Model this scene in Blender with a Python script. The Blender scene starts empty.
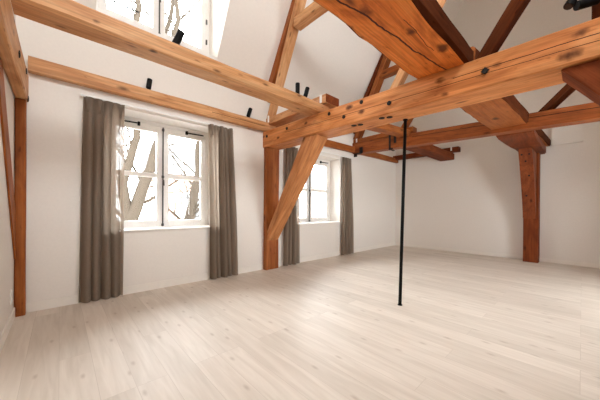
import bpy, bmesh, math, random
from mathutils import Vector, Matrix, noise

random.seed(7)
scene = bpy.context.scene
COL = scene.collection

# ------------------------------------------------------------------ helpers
def link(o, parent=None):
    COL.objects.link(o)
    if parent is not None:
        o.parent = parent
    return o

def tag(o, label, cat, group=None):
    o['label'] = label
    o['category'] = cat
    group = group or GROUPS.get(cat)
    if group:
        o['group'] = group
    return o

GROUPS = {'post': 'posts of the timber frame', 'brace': 'braces of the timber frame', 'beam': 'beams of the timber frame', 'iron strap': 'iron straps on the farther tie beam'}
def struct(o):
    o['kind'] = 'structure'
    return o

def bm_obj(name, bm, mat, parent=None, smooth=False):
    me = bpy.data.meshes.new(name)
    bmesh.ops.recalc_face_normals(bm, faces=bm.faces[:])
    bm.to_mesh(me)
    bm.free()
    if smooth:
        for p in me.polygons:
            p.use_smooth = True
    if mat:
        me.materials.append(mat)
    o = bpy.data.objects.new(name, me)
    return link(o, parent)

def empty(name, loc, parent=None):
    o = bpy.data.objects.new(name, None)
    o.empty_display_size = 0.1
    link(o, parent)
    o.location = loc
    return o

def box_bm(bm, x0, x1, y0, y1, z0, z1, bev=0.0):
    b2 = bmesh.new()
    vs = [b2.verts.new((x, y, z)) for x in (x0, x1) for y in (y0, y1) for z in (z0, z1)]
    for f in ((0, 1, 3, 2), (4, 6, 7, 5), (0, 4, 5, 1), (2, 3, 7, 6), (0, 2, 6, 4), (1, 5, 7, 3)):
        b2.faces.new([vs[i] for i in f])
    bmesh.ops.recalc_face_normals(b2, faces=b2.faces[:])
    if bev > 0:
        bmesh.ops.bevel(b2, geom=b2.edges[:], offset=bev, segments=2, affect='EDGES', profile=0.6)
    me = bpy.data.meshes.new('tmp')
    b2.to_mesh(me)
    b2.free()
    bm.from_mesh(me)
    bpy.data.meshes.remove(me)

def box(name, x0, x1, y0, y1, z0, z1, mat, parent=None, bev=0.0):
    bm = bmesh.new()
    box_bm(bm, x0, x1, y0, y1, z0, z1, bev)
    return bm_obj(name, bm, mat, parent)

def tube_bm(bm, pts, radii, seg=12, cap=True):
    pts = [Vector(p) for p in pts]
    rings = []
    n = len(pts)
    ref = None
    for i, p in enumerate(pts):
        d = (pts[min(i + 1, n - 1)] - pts[max(i - 1, 0)]).normalized()
        if ref is None:
            ref = Vector((0, 0, 1)) if abs(d.z) < 0.9 else Vector((1, 0, 0))
        a = d.cross(ref).normalized()
        b = d.cross(a).normalized()
        ref = b.cross(d).normalized() if False else ref
        r = radii[i] if isinstance(radii, (list, tuple)) else radii
        rings.append([bm.verts.new(p + (a * math.cos(2 * math.pi * k / seg) + b * math.sin(2 * math.pi * k / seg)) * r) for k in range(seg)])
    for i in range(n - 1):
        for k in range(seg):
            bm.faces.new((rings[i][k], rings[i][(k + 1) % seg], rings[i + 1][(k + 1) % seg], rings[i + 1][k]))
    if cap:
        bm.faces.new(rings[0][::-1])
        bm.faces.new(rings[-1])

def tube(name, pts, radii, mat, parent=None, seg=12, smooth=True):
    bm = bmesh.new()
    tube_bm(bm, pts, radii, seg)
    return bm_obj(name, bm, mat, parent, smooth)

# ------------------------------------------------------------------ materials
def nodes_of(name):
    m = bpy.data.materials.new(name)
    m.use_nodes = True
    nt = m.node_tree
    return m, nt, nt.nodes, nt.links, nt.nodes['Principled BSDF']

def math_node(N, L, op, a, b=None, clamp=False):
    n = N.new('ShaderNodeMath')
    n.operation = op
    n.use_clamp = clamp
    for i, v in enumerate((a, b)):
        if v is None:
            continue
        if isinstance(v, (int, float)):
            n.inputs[i].default_value = v
        else:
            L.new(v, n.inputs[i])
    return n.outputs[0]

def mix_rgb(N, L, fac, a, b, mode='MIX'):
    n = N.new('ShaderNodeMix')
    n.data_type = 'RGBA'
    n.blend_type = mode
    for idx, v in ((0, fac), (6, a), (7, b)):
        if isinstance(v, (int, float)):
            n.inputs[idx].default_value = v
        elif isinstance(v, tuple):
            n.inputs[idx].default_value = (*v, 1.0)
        else:
            L.new(v, n.inputs[idx])
    return n.outputs[2]

def plain(name, col, rough=0.6, metal=0.0, spec=0.4, bump=0.0, bscale=60):
    m, nt, N, L, P = nodes_of(name)
    P.inputs['Base Color'].default_value = (*col, 1)
    P.inputs['Roughness'].default_value = rough
    P.inputs['Metallic'].default_value = metal
    P.inputs['Specular IOR Level'].default_value = spec
    tc = N.new('ShaderNodeTexCoord')
    no = N.new('ShaderNodeTexNoise')
    no.inputs['Scale'].default_value = bscale
    no.inputs['Detail'].default_value = 3
    L.new(tc.outputs['Object'], no.inputs['Vector'])
    c = mix_rgb(N, L, no.outputs['Fac'], tuple(x * 0.96 for x in col), tuple(min(1, x * 1.03) for x in col))
    L.new(c, P.inputs['Base Color'])
    if bump:
        b = N.new('ShaderNodeBump')
        b.inputs['Strength'].default_value = bump
        b.inputs['Distance'].default_value = 0.004
        L.new(no.outputs['Fac'], b.inputs['Height'])
        L.new(b.outputs['Normal'], P.inputs['Normal'])
    return m

def wood(name, light, mid, dark, knots=(), cracks=(), rough=0.5, knot_density=1.0, seed=0.0, wobble=0.03, gscale=1.6, spec=0.2):
    """timber whose grain runs along the object's local X"""
    m, nt, N, L, P = nodes_of(name)
    tc = N.new('ShaderNodeTexCoord')
    mp = N.new('ShaderNodeMapping')
    mp.inputs['Location'].default_value = (seed, seed * 1.7, seed * 0.6)
    mp.inputs['Scale'].default_value = (0.75, 3.4, 3.4)
    L.new(tc.outputs['Object'], mp.inputs['Vector'])
    n1 = N.new('ShaderNodeTexNoise')
    n1.inputs['Scale'].default_value = gscale
    n1.inputs['Detail'].default_value = 5
    n1.inputs['Distortion'].default_value = 1.6
    L.new(mp.outputs['Vector'], n1.inputs['Vector'])
    ramp = N.new('ShaderNodeValToRGB')
    e = ramp.color_ramp.elements
    e[0].position, e[0].color = 0.25, (*dark, 1)
    e[1].position, e[1].color = 0.72, (*light, 1)
    k = ramp.color_ramp.elements.new(0.5)
    k.color = (*mid, 1)
    L.new(n1.outputs['Fac'], ramp.inputs['Fac'])
    # fine year rings
    mp2 = N.new('ShaderNodeMapping')
    mp2.inputs['Scale'].default_value = (0.8, 42.0, 42.0)
    mp2.inputs['Location'].default_value = (seed, 0, seed)
    L.new(tc.outputs['Object'], mp2.inputs['Vector'])
    n2 = N.new('ShaderNodeTexNoise')
    n2.inputs['Scale'].default_value = 1.3
    n2.inputs['Detail'].default_value = 4
    n2.inputs['Distortion'].default_value = 0.4
    L.new(mp2.outputs['Vector'], n2.inputs['Vector'])
    fr = N.new('ShaderNodeMapRange')
    fr.inputs['From Min'].default_value = 0.35
    fr.inputs['From Max'].default_value = 0.62
    fr.inputs['To Min'].default_value = 0.62
    fr.inputs['To Max'].default_value = 1.08
    L.new(n2.outputs['Fac'], fr.inputs['Value'])
    comb = N.new('ShaderNodeCombineColor')
    for i in range(3):
        L.new(fr.outputs['Result'], comb.inputs[i])
    col = mix_rgb(N, L, 0.6, ramp.outputs['Color'], comb.outputs['Color'], 'MULTIPLY')
    kd = tuple(d * 0.28 for d in dark)
    # scattered small knots
    mp3 = N.new('ShaderNodeMapping')
    mp3.inputs['Scale'].default_value = (1.6, 4.5, 4.5)
    mp3.inputs['Location'].default_value = (seed * 2, seed, 0.3)
    L.new(tc.outputs['Object'], mp3.inputs['Vector'])
    vo = N.new('ShaderNodeTexVoronoi')
    vo.inputs['Scale'].default_value = 1.15 * knot_density
    L.new(mp3.outputs['Vector'], vo.inputs['Vector'])
    mr = N.new('ShaderNodeMapRange')
    mr.inputs['From Min'].default_value = 0.05
    mr.inputs['From Max'].default_value = 0.17
    mr.inputs['To Min'].default_value = 0.85
    mr.inputs['To Max'].default_value = 0.0
    L.new(vo.outputs['Distance'], mr.inputs['Value'])
    col = mix_rgb(N, L, mr.outputs['Result'], col, kd)
    # dark flecks and dents along the grain
    mp4 = N.new('ShaderNodeMapping')
    mp4.inputs['Scale'].default_value = (7.0, 26.0, 26.0)
    mp4.inputs['Location'].default_value = (seed, 2 * seed, 0)
    L.new(tc.outputs['Object'], mp4.inputs['Vector'])
    n4 = N.new('ShaderNodeTexNoise')
    n4.inputs['Scale'].default_value = 1.0
    n4.inputs['Detail'].default_value = 2
    L.new(mp4.outputs['Vector'], n4.inputs['Vector'])
    m4 = N.new('ShaderNodeMapRange')
    m4.inputs['From Min'].default_value = 0.66
    m4.inputs['From Max'].default_value = 0.76
    m4.inputs['To Min'].default_value = 0.0
    m4.inputs['To Max'].default_value = 0.75
    L.new(n4.outputs['Fac'], m4.inputs['Value'])
    col = mix_rgb(N, L, m4.outputs['Result'], col, tuple(d * 0.5 for d in dark))
    # individual knots at local positions
    nz = N.new('ShaderNodeTexNoise')
    nz.inputs['Scale'].default_value = 14
    nz.inputs['Detail'].default_value = 3
    L.new(tc.outputs['Object'], nz.inputs['Vector'])
    for (kx, ky, kz, r) in knots:
        s = N.new('ShaderNodeVectorMath'); s.operation = 'SUBTRACT'
        L.new(tc.outputs['Object'], s.inputs[0]); s.inputs[1].default_value = (kx, ky, kz)
        s2 = N.new('ShaderNodeVectorMath'); s2.operation = 'MULTIPLY'
        L.new(s.outputs[0], s2.inputs[0]); s2.inputs[1].default_value = (0.6, 1, 1)
        ln = N.new('ShaderNodeVectorMath'); ln.operation = 'LENGTH'
        L.new(s2.outputs[0], ln.inputs[0])
        dd = math_node(N, L, 'ADD', ln.outputs['Value'], math_node(N, L, 'MULTIPLY', nz.outputs['Fac'], r * 0.9))
        q = N.new('ShaderNodeMapRange')
        q.inputs['From Min'].default_value = r * 0.95
        q.inputs['From Max'].default_value = r * 1.5
        q.inputs['To Min'].default_value = 0.95
        q.inputs['To Max'].default_value = 0.0
        L.new(dd, q.inputs['Value'])
        col = mix_rgb(N, L, q.outputs['Result'], col, kd)
    # drying cracks along the grain: (axis 'Y'/'Z', offset, slope, x0, x1, width)
    if cracks:
        sep = N.new('ShaderNodeSeparateXYZ')
        L.new(tc.outputs['Object'], sep.inputs[0])
        cmp_ = N.new('ShaderNodeMapping')
        cmp_.inputs['Scale'].default_value = (1.0, 0.0, 0.0)
        L.new(tc.outputs['Object'], cmp_.inputs['Vector'])
        cn = N.new('ShaderNodeTexNoise')
        cn.inputs['Scale'].default_value = 3.0
        cn.inputs['Detail'].default_value = 6
        L.new(cmp_.outputs['Vector'], cn.inputs['Vector'])
        for (ax, off, slope, x0, x1, w) in cracks:
            wob = math_node(N, L, 'MULTIPLY', math_node(N, L, 'SUBTRACT', cn.outputs['Fac'], 0.5), wobble)
            ln_ = math_node(N, L, 'ADD', math_node(N, L, 'MULTIPLY', sep.outputs['X'], slope), off)
            d = math_node(N, L, 'ABSOLUTE', math_node(N, L, 'SUBTRACT', math_node(N, L, 'SUBTRACT', sep.outputs[ax], ln_), wob))
            inx = math_node(N, L, 'MULTIPLY', math_node(N, L, 'GREATER_THAN', sep.outputs['X'], x0), math_node(N, L, 'LESS_THAN', sep.outputs['X'], x1))
            f = math_node(N, L, 'MULTIPLY', math_node(N, L, 'LESS_THAN', d, w), inx)
            col = mix_rgb(N, L, f, col, tuple(c * 0.5 for c in kd))
    L.new(col, P.inputs['Base Color'])
    P.inputs['Roughness'].default_value = rough
    P.inputs['Specular IOR Level'].default_value = spec
    b = N.new('ShaderNodeBump')
    b.inputs['Strength'].default_value = 0.25
    b.inputs['Distance'].default_value = 0.006
    L.new(n2.outputs['Fac'], b.inputs['Height'])
    L.new(b.outputs['Normal'], P.inputs['Normal'])
    return m

PALE = dict(light=(0.70, 0.40, 0.20), mid=(0.60, 0.30, 0.13), dark=(0.42, 0.165, 0.056))
AMBER = dict(light=(0.41, 0.135, 0.035), mid=(0.335, 0.096, 0.021), dark=(0.22, 0.055, 0.012))
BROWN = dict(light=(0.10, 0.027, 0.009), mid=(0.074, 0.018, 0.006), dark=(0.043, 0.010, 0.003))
RED = dict(light=(0.25, 0.062, 0.018), mid=(0.185, 0.042, 0.012), dark=(0.11, 0.023, 0.007))

M_pale = wood('pale_pine', **PALE, seed=1.3, knot_density=1.4)
M_amber = wood('amber_pine', **AMBER, seed=4.1)
M_brown = wood('brown_oak', **BROWN, seed=2.2, spec=0.03, rough=0.8)
M_red = wood('red_brown_oak', **RED, seed=6.4, spec=0.1, rough=0.65)

M_wall = plain('white_plaster', (0.80, 0.755, 0.70), rough=0.9, spec=0.15, bump=0.12, bscale=35)
M_ceil = plain('white_ceiling_plaster', (0.80, 0.755, 0.70), rough=0.9, spec=0.15, bump=0.1, bscale=25)
M_white = plain('white_gloss_paint', (0.86, 0.83, 0.79), rough=0.35, spec=0.4, bscale=12)
M_base = plain('baseboard_paint', (0.83, 0.785, 0.72), rough=0.5, spec=0.3, bscale=12)
M_black = plain('black_steel', (0.005, 0.0045, 0.0045), rough=0.55, metal=0.0, spec=0.12, bscale=40)
M_iron = plain('wrought_iron', (0.018, 0.014, 0.012), rough=0.7, metal=0.4, spec=0.4, bump=0.5, bscale=70)
M_grey = plain('zinc_grey_rod', (0.10, 0.095, 0.09), rough=0.4, metal=0.6, spec=0.5)
M_plastic = plain('white_plastic', (0.82, 0.80, 0.76), rough=0.35, spec=0.5)
M_lens = plain('lamp_lens', (0.03, 0.03, 0.03), rough=0.15, spec=0.6)

def glass_mat():
    m, nt, N, L, P = nodes_of('window_glass')
    out = N['Material Output']
    tr = N.new('ShaderNodeBsdfTransparent')
    tr.inputs['Color'].default_value = (0.97, 0.985, 0.98, 1)
    gl = N.new('ShaderNodeBsdfGlossy')
    gl.inputs['Roughness'].default_value = 0.02
    fr = N.new('ShaderNodeFresnel')
    fr.inputs['IOR'].default_value = 1.25
    mx = N.new('ShaderNodeMixShader')
    L.new(fr.outputs[0], mx.inputs[0])
    L.new(tr.outputs[0], mx.inputs[1])
    L.new(gl.outputs[0], mx.inputs[2])
    L.new(mx.outputs[0], out.inputs['Surface'])
    N.remove(P)
    return m
M_glass = glass_mat()

def floor_mat():
    m, nt, N, L, P = nodes_of('oak_floorboards')
    tc = N.new('ShaderNodeTexCoord')
    mp = N.new('ShaderNodeMapping')
    mp.inputs['Rotation'].default_value = (0, 0, math.radians(90))
    L.new(tc.outputs['Object'], mp.inputs['Vector'])
    br = N.new('ShaderNodeTexBrick')
    br.offset = 0.37
    br.offset_frequency = 3
    br.inputs['Color1'].default_value = (0, 0, 0, 1)
    br.inputs['Color2'].default_value = (1, 1, 1, 1)
    br.inputs['Mortar'].default_value = (0.5, 0.5, 0.5, 1)
    br.inputs['Scale'].default_value = 1.0
    br.inputs['Mortar Size'].default_value = 0.0016
    br.inputs['Mortar Smooth'].default_value = 0.3
    br.inputs['Brick Width'].default_value = 2.1
    br.inputs['Row Height'].default_value = 0.20
    L.new(mp.outputs['Vector'], br.inputs['Vector'])
    # per plank offset of the grain
    add = N.new('ShaderNodeVectorMath'); add.operation = 'MULTIPLY_ADD'
    L.new(br.outputs['Color'], add.inputs[0])
    add.inputs[1].default_value = (7.3, 3.1, 5.0)
    L.new(mp.outputs['Vector'], add.inputs[2])
    mg = N.new('ShaderNodeMapping')
    mg.inputs['Scale'].default_value = (0.7, 8.0, 1.0)
    L.new(add.outputs[0], mg.inputs['Vector'])
    g = N.new('ShaderNodeTexNoise')
    g.inputs['Scale'].default_value = 2.4
    g.inputs['Detail'].default_value = 6
    g.inputs['Distortion'].default_value = 0.7
    L.new(mg.outputs['Vector'], g.inputs['Vector'])
    ramp = N.new('ShaderNodeValToRGB')
    e = ramp.color_ramp.elements
    e[0].position, e[0].color = 0.25, (0.61, 0.535, 0.455, 1)
    e[1].position, e[1].color = 0.70, (0.735, 0.665, 0.585, 1)
    L.new(g.outputs['Fac'], ramp.inputs['Fac'])
    pm = N.new('ShaderNodeValToRGB')
    e = pm.color_ramp.elements
    e[0].position, e[0].color = 0.0, (0.94, 0.93, 0.915, 1)
    e[1].position, e[1].color = 1.0, (1.06, 1.06, 1.06, 1)
    L.new(br.outputs['Color'], pm.inputs['Fac'])
    col = mix_rgb(N, L, 1.0, ramp.outputs['Color'], pm.outputs['Color'], 'MULTIPLY')
    # knots
    mk = N.new('ShaderNodeMapping')
    mk.inputs['Scale'].default_value = (1.0, 2.6, 1.0)
    L.new(add.outputs[0], mk.inputs['Vector'])
    vo = N.new('ShaderNodeTexVoronoi')
    vo.voronoi_dimensions = '2D'
    vo.inputs['Scale'].default_value = 1.5
    L.new(mk.outputs['Vector'], vo.inputs['Vector'])
    kr = N.new('ShaderNodeMapRange')
    kr.inputs['From Min'].default_value = 0.015
    kr.inputs['From Max'].default_value = 0.075
    kr.inputs['To Min'].default_value = 0.35
    kr.inputs['To Max'].default_value = 0.0
    L.new(vo.outputs['Distance'], kr.inputs['Value'])
    col = mix_rgb(N, L, kr.outputs['Result'], col, (0.26, 0.165, 0.10))
    # joints
    col = mix_rgb(N, L, math_node(N, L, 'MULTIPLY', br.outputs['Fac'], 0.32), col, (0.27, 0.19, 0.13))
    L.new(col, P.inputs['Base Color'])
    P.inputs['Roughness'].default_value = 0.5
    P.inputs['Specular IOR Level'].default_value = 0.35
    b = N.new('ShaderNodeBump')
    b.inputs['Strength'].default_value = 0.15
    b.inputs['Distance'].default_value = 0.003
    L.new(g.outputs['Fac'], b.inputs['Height'])
    L.new(b.outputs['Normal'], P.inputs['Normal'])
    return m
M_floor = floor_mat()

def curtain_mat():
    m, nt, N, L, P = nodes_of('taupe_linen')
    out = N['Material Output']
    tc = N.new('ShaderNodeTexCoord')
    wv = N.new('ShaderNodeTexNoise')
    mp = N.new('ShaderNodeMapping')
    mp.inputs['Scale'].default_value = (120, 120, 25)
    L.new(tc.outputs['Object'], mp.inputs['Vector'])
    L.new(mp.outputs['Vector'], wv.inputs['Vector'])
    wv.inputs['Scale'].default_value = 2.0
    col = mix_rgb(N, L, wv.outputs['Fac'], (0.25, 0.192, 0.145), (0.40, 0.32, 0.255))
    df = N.new('ShaderNodeBsdfDiffuse')
    tl = N.new('ShaderNodeBsdfTranslucent')
    tr = N.new('ShaderNodeBsdfTransparent')
    L.new(col, df.inputs['Color'])
    L.new(mix_rgb(N, L, 0.35, col, (0.5, 0.42, 0.34)), tl.inputs['Color'])
    m1 = N.new('ShaderNodeMixShader'); m1.inputs[0].default_value = 0.5
    L.new(df.outputs[0], m1.inputs[1]); L.new(tl.outputs[0], m1.inputs[2])
    m2 = N.new('ShaderNodeMixShader'); m2.inputs[0].default_value = 0.03
    L.new(m1.outputs[0], m2.inputs[1]); L.new(tr.outputs[0], m2.inputs[2])
    L.new(m2.outputs[0], out.inputs['Surface'])
    N.remove(P)
    return m
M_curtain = curtain_mat()

def brick_mat():
    m, nt, N, L, P = nodes_of('pale_brick')
    tc = N.new('ShaderNodeTexCoord')
    mp = N.new('ShaderNodeMapping')
    mp.inputs['Rotation'].default_value = (math.radians(90), 0, 0)
    L.new(tc.outputs['Object'], mp.inputs['Vector'])
    br = N.new('ShaderNodeTexBrick')
    br.inputs['Color1'].default_value = (0.30, 0.17, 0.12, 1)
    br.inputs['Color2'].default_value = (0.24, 0.15, 0.11, 1)
    br.inputs['Mortar'].default_value = (0.32, 0.28, 0.25, 1)
    br.inputs['Scale'].default_value = 4.0
    L.new(mp.outputs['Vector'], br.inputs['Vector'])
    L.new(br.outputs['Color'], P.inputs['Base Color'])
    P.inputs['Roughness'].default_value = 0.9
    return m
M_brick = brick_mat()
M_bark = plain('grey_bark', (0.033, 0.025, 0.018), rough=0.95, spec=0.1, bump=0.6, bscale=9)
M_street = plain('pale_paving', (0.22, 0.20, 0.18), rough=0.9, bscale=3)
M_dark_glass = plain('dark_window_glass', (0.07, 0.08, 0.09), rough=0.1, spec=0.6)

# ------------------------------------------------------------------ timber
def timber(name, q0, q1, mat, parent=None, jit=0.004, bev=0.012, step=0.16, edge_noise=None, seed=0.0):
    """hewn beam between two four-corner ends (world points, same order); local X runs along it"""
    q0 = [Vector(p) for p in q0]
    q1 = [Vector(p) for p in q1]
    c0 = sum(q0, Vector()) / 4
    c1 = sum(q1, Vector()) / 4
    ax = (c1 - c0).normalized()
    up = Vector((0, 0, 1)) if abs(ax.z) < 0.85 else Vector((0, 1, 0))
    ay = up.cross(ax).normalized()
    az = ax.cross(ay).normalized()
    R = Matrix((ax, ay, az)).transposed()
    Ri = R.inverted()
    L0 = (c1 - c0).length
    n = max(2, int(L0 / step))
    bm = bmesh.new()
    rings = []
    for i in range(n + 1):
        t = i / n
        q = [q0[k].lerp(q1[k], t) for k in range(4)]
        pts = []
        for k in range(4):
            c = q[k]
            ctr = (q[0] + q[1] + q[2] + q[3]) / 4
            bb = bev * (1.0 + 0.9 * noise.noise(Vector((t * L0 * 1.7, k * 5.1 + seed, seed))))
            off = Vector((noise.noise(Vector((t * L0 * 1.1, k * 3.3 + seed, 1.1))),
                          noise.noise(Vector((t * L0 * 1.1, k * 3.3 + seed, 7.7))),
                          noise.noise(Vector((t * L0 * 1.1, k * 3.3 + seed, 13.3))))) * jit
            if 0 < i < n:
                c = c + off
            if edge_noise and k in edge_noise:
                amp, sh = edge_noise[k]
                dirv = (ctr - c); 
                w = noise.noise(Vector((t * L0 * 1.9, k * 2.0 + seed, 3.0))) * 0.6 + noise.noise(Vector((t * L0 * 4.5, k + seed, 9.0))) * 0.4
                c = c + dirv.normalized() * amp * (w + sh)
            pv = (q[k - 1] - q[k]).normalized()
            nx = (q[(k + 1) % 4] - q[k]).normalized()
            pts.append(Ri @ (c + pv * bb - c0))
            pts.append(Ri @ (c + nx * bb - c0))
        rings.append([bm.verts.new(p) for p in pts])
    m = len(rings[0])
    for i in range(n):
        for k in range(m):
            bm.faces.new((rings[i][k], rings[i][(k + 1) % m], rings[i + 1][(k + 1) % m], rings[i + 1][k]))
    bm.faces.new(rings[0][::-1])
    bm.faces.new(rings[-1])
    o = bm_obj(name, bm, mat)
    M = R.to_4x4()
    M.translation = c0
    o.matrix_world = M
    if parent is not None:
        o.parent = parent
    return o

def beam_x(name, x0, x1, y0, y1, z0, z1, mat, **k):
    q = lambda x: [(x, y0, z0), (x, y1, z0), (x, y1, z1), (x, y0, z1)]
    return timber(name, q(x0), q(x1), mat, **k)

def beam_y(name, y0, y1, x0, x1, z0, z1, mat, **k):
    q = lambda y: [(x0, y, z0), (x1, y, z0), (x1, y, z1), (x0, y, z1)]
    return timber(name, q(y0), q(y1), mat, **k)

def post_z(name, z0, z1, x0, x1, y0, y1, mat, **k):
    q = lambda z: [(x0, y0, z), (x1, y0, z), (x1, y1, z), (x0, y1, z)]
    return timber(name, q(z0), q(z1), mat, **k)

def slant_yz(name, a0, a1, b0, b1, x0, x1, mat, **k):
    """timber in a Y-Z plane: edge a runs a0->a1, opposite edge b runs b0->b1, thick from x0 to x1"""
    q0 = [(x0, *a0), (x1, *a0), (x1, *b0), (x0, *b0)]
    q1 = [(x0, *a1), (x1, *a1), (x1, *b1), (x0, *b1)]
    return timber(name, q0, q1, mat, **k)

def local_child(o, root):
    """parent o to root, keeping where it stands"""
    bpy.context.view_layer.update()
    o.parent = root
    o.matrix_parent_inverse = root.matrix_world.inverted()
    return o

def bolt(root, loc, axis, r=0.011, square=False):
    bm = bmesh.new()
    d = Vector(axis)
    tube_bm(bm, [Vector(loc) - d * 0.004, Vector(loc) + d * 0.006, Vector(loc) + d * 0.009], [r, r, r * 0.6], 4 if square else 10)
    o = bm_obj('bolt', bm, M_iron)
    return local_child(o, root)

# ------------------------------------------------------------------ room shell
XL, XR = -0.38, 8.65
YW, YB = 4.45, -2.25
TH = 0.50
ZK, KS, ZT = 3.80, 0.58, 8.6            # knee wall height, roof slope dy/dz, flat ceiling
roof_y = lambda z: YW - KS * (z - ZK)
roof_yb = lambda z: YB + KS * (z - ZK)

struct(box('floor', XL - 0.3, XR + 0.3, YB - 0.3, YW + 0.02, -0.2, 0.0, M_floor))

W1 = (0.49, 2.06, 0.905, 2.665)           # x0, x1, sill, head
W2 = (3.95, 5.57, 0.885, 2.59)
DM = (0.34, 2.035, 3.90, 5.5)           # dormer
FILL_WINDOWS = [(4.2, 6.0, 0.85, 2.5)]             # unseen window behind the camera, added to raise the fill light

def wall_with_holes_y(name, x0, x1, z0, z1, y0, y1, holes):
    bm = bmesh.new()
    xs = sorted(holes)
    cur = x0
    for (a, b, s, h) in xs:
        box_bm(bm, cur, a, y0, y1, z0, z1)
        box_bm(bm, a, b, y0, y1, z0, s)
        box_bm(bm, a, b, y0, y1, h, z1)
        cur = b
    box_bm(bm, cur, x1, y0, y1, z0, z1)
    return struct(bm_obj(name, bm, M_wall))

wall_with_holes_y('wall_window_side', XL - 0.3, XR + 0.3, 0.0, ZK, YW, YW + TH, [W1, W2])
wall_with_holes_y('wall_rear', XL - 0.3, XR + 0.3, 0.0, ZK, YB - 0.4, YB, FILL_WINDOWS)
def gable(name, x0, x1):
    bm = bmesh.new()
    prof = [(YB - 0.4, 0), (YW + TH, 0), (YW + TH, ZK), (YW + 0.15, ZK + 0.12), (roof_y(ZT) + .15, ZT + 0.15), (roof_yb(ZT) - .15, ZT + 0.15), (YB - 0.15, ZK + 0.12), (YB - 0.4, ZK)]
    a = [bm.verts.new((x0, y, z)) for y, z in prof]
    b = [bm.verts.new((x1, y, z)) for y, z in prof]
    n = len(prof)
    for i in range(n):
        bm.faces.new((a[i], a[(i + 1) % n], b[(i + 1) % n], b[i]))
    bm.faces.new(a[::-1])
    bm.faces.new(b)
    return struct(bm_obj(name, bm, M_wall))
gable('wall_left', XL - 0.3, XL)
gable('wall_right', XR, XR + 0.3)

def slab_bm(bm, x0, x1, za, zb, fy, nrm):
    """roof slab piece between heights za and zb on the slope y = fy(z)"""
    t = 0.2
    pts = [(fy(za), za), (fy(zb), zb), (fy(zb) + nrm[0] * t, zb + nrm[1] * t), (fy(za) + nrm[0] * t, za + nrm[1] * t)]
    a = [bm.verts.new((x0, *p)) for p in pts]
    b = [bm.verts.new((x1, *p)) for p in pts]
    for i in range(4):
        bm.faces.new((a[i], a[(i + 1) % 4], b[(i + 1) % 4], b[i]))
    bm.faces.new(a[::-1])
    bm.faces.new(b)
bm = bmesh.new()
nl = math.hypot(1, KS)
nrm = (1 / nl, KS / nl)
slab_bm(bm, XL, DM[0], ZK, ZT, roof_y, nrm)
slab_bm(bm, DM[1], XR, ZK, ZT, roof_y, nrm)
slab_bm(bm, DM[0], DM[1], DM[3], ZT, roof_y, nrm)
slab_bm(bm, DM[0], DM[1], ZK, DM[2], roof_y, nrm)
struct(bm_obj('ceiling_window_side', bm, M_ceil))
FILL_ROOF_LIGHTS = [(-0.15, 1.6, 4.8, 6.3)]               # out-of-view roof light, added in the rear slope for fill daylight
bm = bmesh.new()
cur = XL
for SK in FILL_ROOF_LIGHTS:
    slab_bm(bm, cur, SK[0], ZK, ZT, roof_yb, (-nrm[0], nrm[1]))
    slab_bm(bm, SK[0], SK[1], ZK, SK[2], roof_yb, (-nrm[0], nrm[1]))
    slab_bm(bm, SK[0], SK[1], SK[3], ZT, roof_yb, (-nrm[0], nrm[1]))
    cur = SK[1]
slab_bm(bm, cur, XR, ZK, ZT, roof_yb, (-nrm[0], nrm[1]))
struct(bm_obj('ceiling_rear_side', bm, M_ceil))
struct(box('ceiling', XL, XR, roof_yb(ZT) - 0.2, roof_y(ZT) + 0.2, ZT, ZT + 0.2, M_ceil))

# dormer cheeks, sill and soffit
YD = 4.78
def cheek(name, x0, x1):
    bm = bmesh.new()
    prof = [(roof_y(DM[2]) + 0.002, DM[2]), (YD + 0.12, DM[2]), (YD + 0.12, DM[3]), (roof_y(DM[3]) + 0.002, DM[3])]
    a = [bm.verts.new((x0, *p)) for p in prof]
    b = [bm.verts.new((x1, *p)) for p in prof]
    for i in range(4):
        bm.faces.new((a[i], a[(i + 1) % 4], b[(i + 1) % 4], b[i]))
    bm.faces.new(a[::-1])
    bm.faces.new(b)
    struct(bm_obj(name, bm, M_wall))
cheek('wall_dormer_left', DM[0] - 0.1, DM[0] + 0.003)
cheek('wall_dormer_right', DM[1] - 0.003, DM[1] + 0.1)
struct(box('ceiling_dormer', DM[0] - 0.1, DM[1] + 0.1, roof_y(DM[3]), YD + 0.12, DM[3], DM[3] + 0.1, M_ceil))
struct(box('trim_2', DM[0], DM[1], YW - 0.06, YD + 0.12, DM[2] - 0.08, DM[2], M_white, bev=0.004))

# baseboards
struct(box('baseboard_window_side', XL, XR - 0.014, YW - 0.014, YW, 0.0, 0.11, M_base, bev=0.003))
struct(box('baseboard_left', XL, XL + 0.014, YB, YW - 0.014, 0.0, 0.11, M_base, bev=0.003))
struct(box('baseboard_right', XR - 0.014, XR, YB, YW - 0.0, 0.0, 0.09, M_base, bev=0.003))

# ------------------------------------------------------------------ windows
def sash(root, x0, x1, z0, z1, y, mid, hinge_left, st=0.09):
    """glazed sash with a glazing bar at height mid"""
    bm = bmesh.new()
    d0, d1 = y - 0.025, y + 0.025
    box_bm(bm, x0, x0 + st, d0, d1, z0, z1, 0.004)
    box_bm(bm, x1 - st, x1, d0, d1, z0, z1, 0.004)
    box_bm(bm, x0 + st, x1 - st, d0, d1, z0, z0 + st + 0.015, 0.004)
    box_bm(bm, x0 + st, x1 - st, d0, d1, z1 - st - 0.015, z1, 0.004)
    if mid:
        box_bm(bm, x0 + st, x1 - st, d0, d1, mid - 0.035, mid + 0.035, 0.004)
    s = bm_obj('sash', bm, M_white, root)
    zs = [z0 + st + 0.015] + ([mid - 0.035, mid + 0.035] if mid else []) + [z1 - st - 0.015]
    for k in range(0, len(zs), 2):
        box('pane', x0 + st, x1 - st, y - 0.003, y + 0.003, zs[k], zs[k + 1], M_glass, s)
    return s

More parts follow.
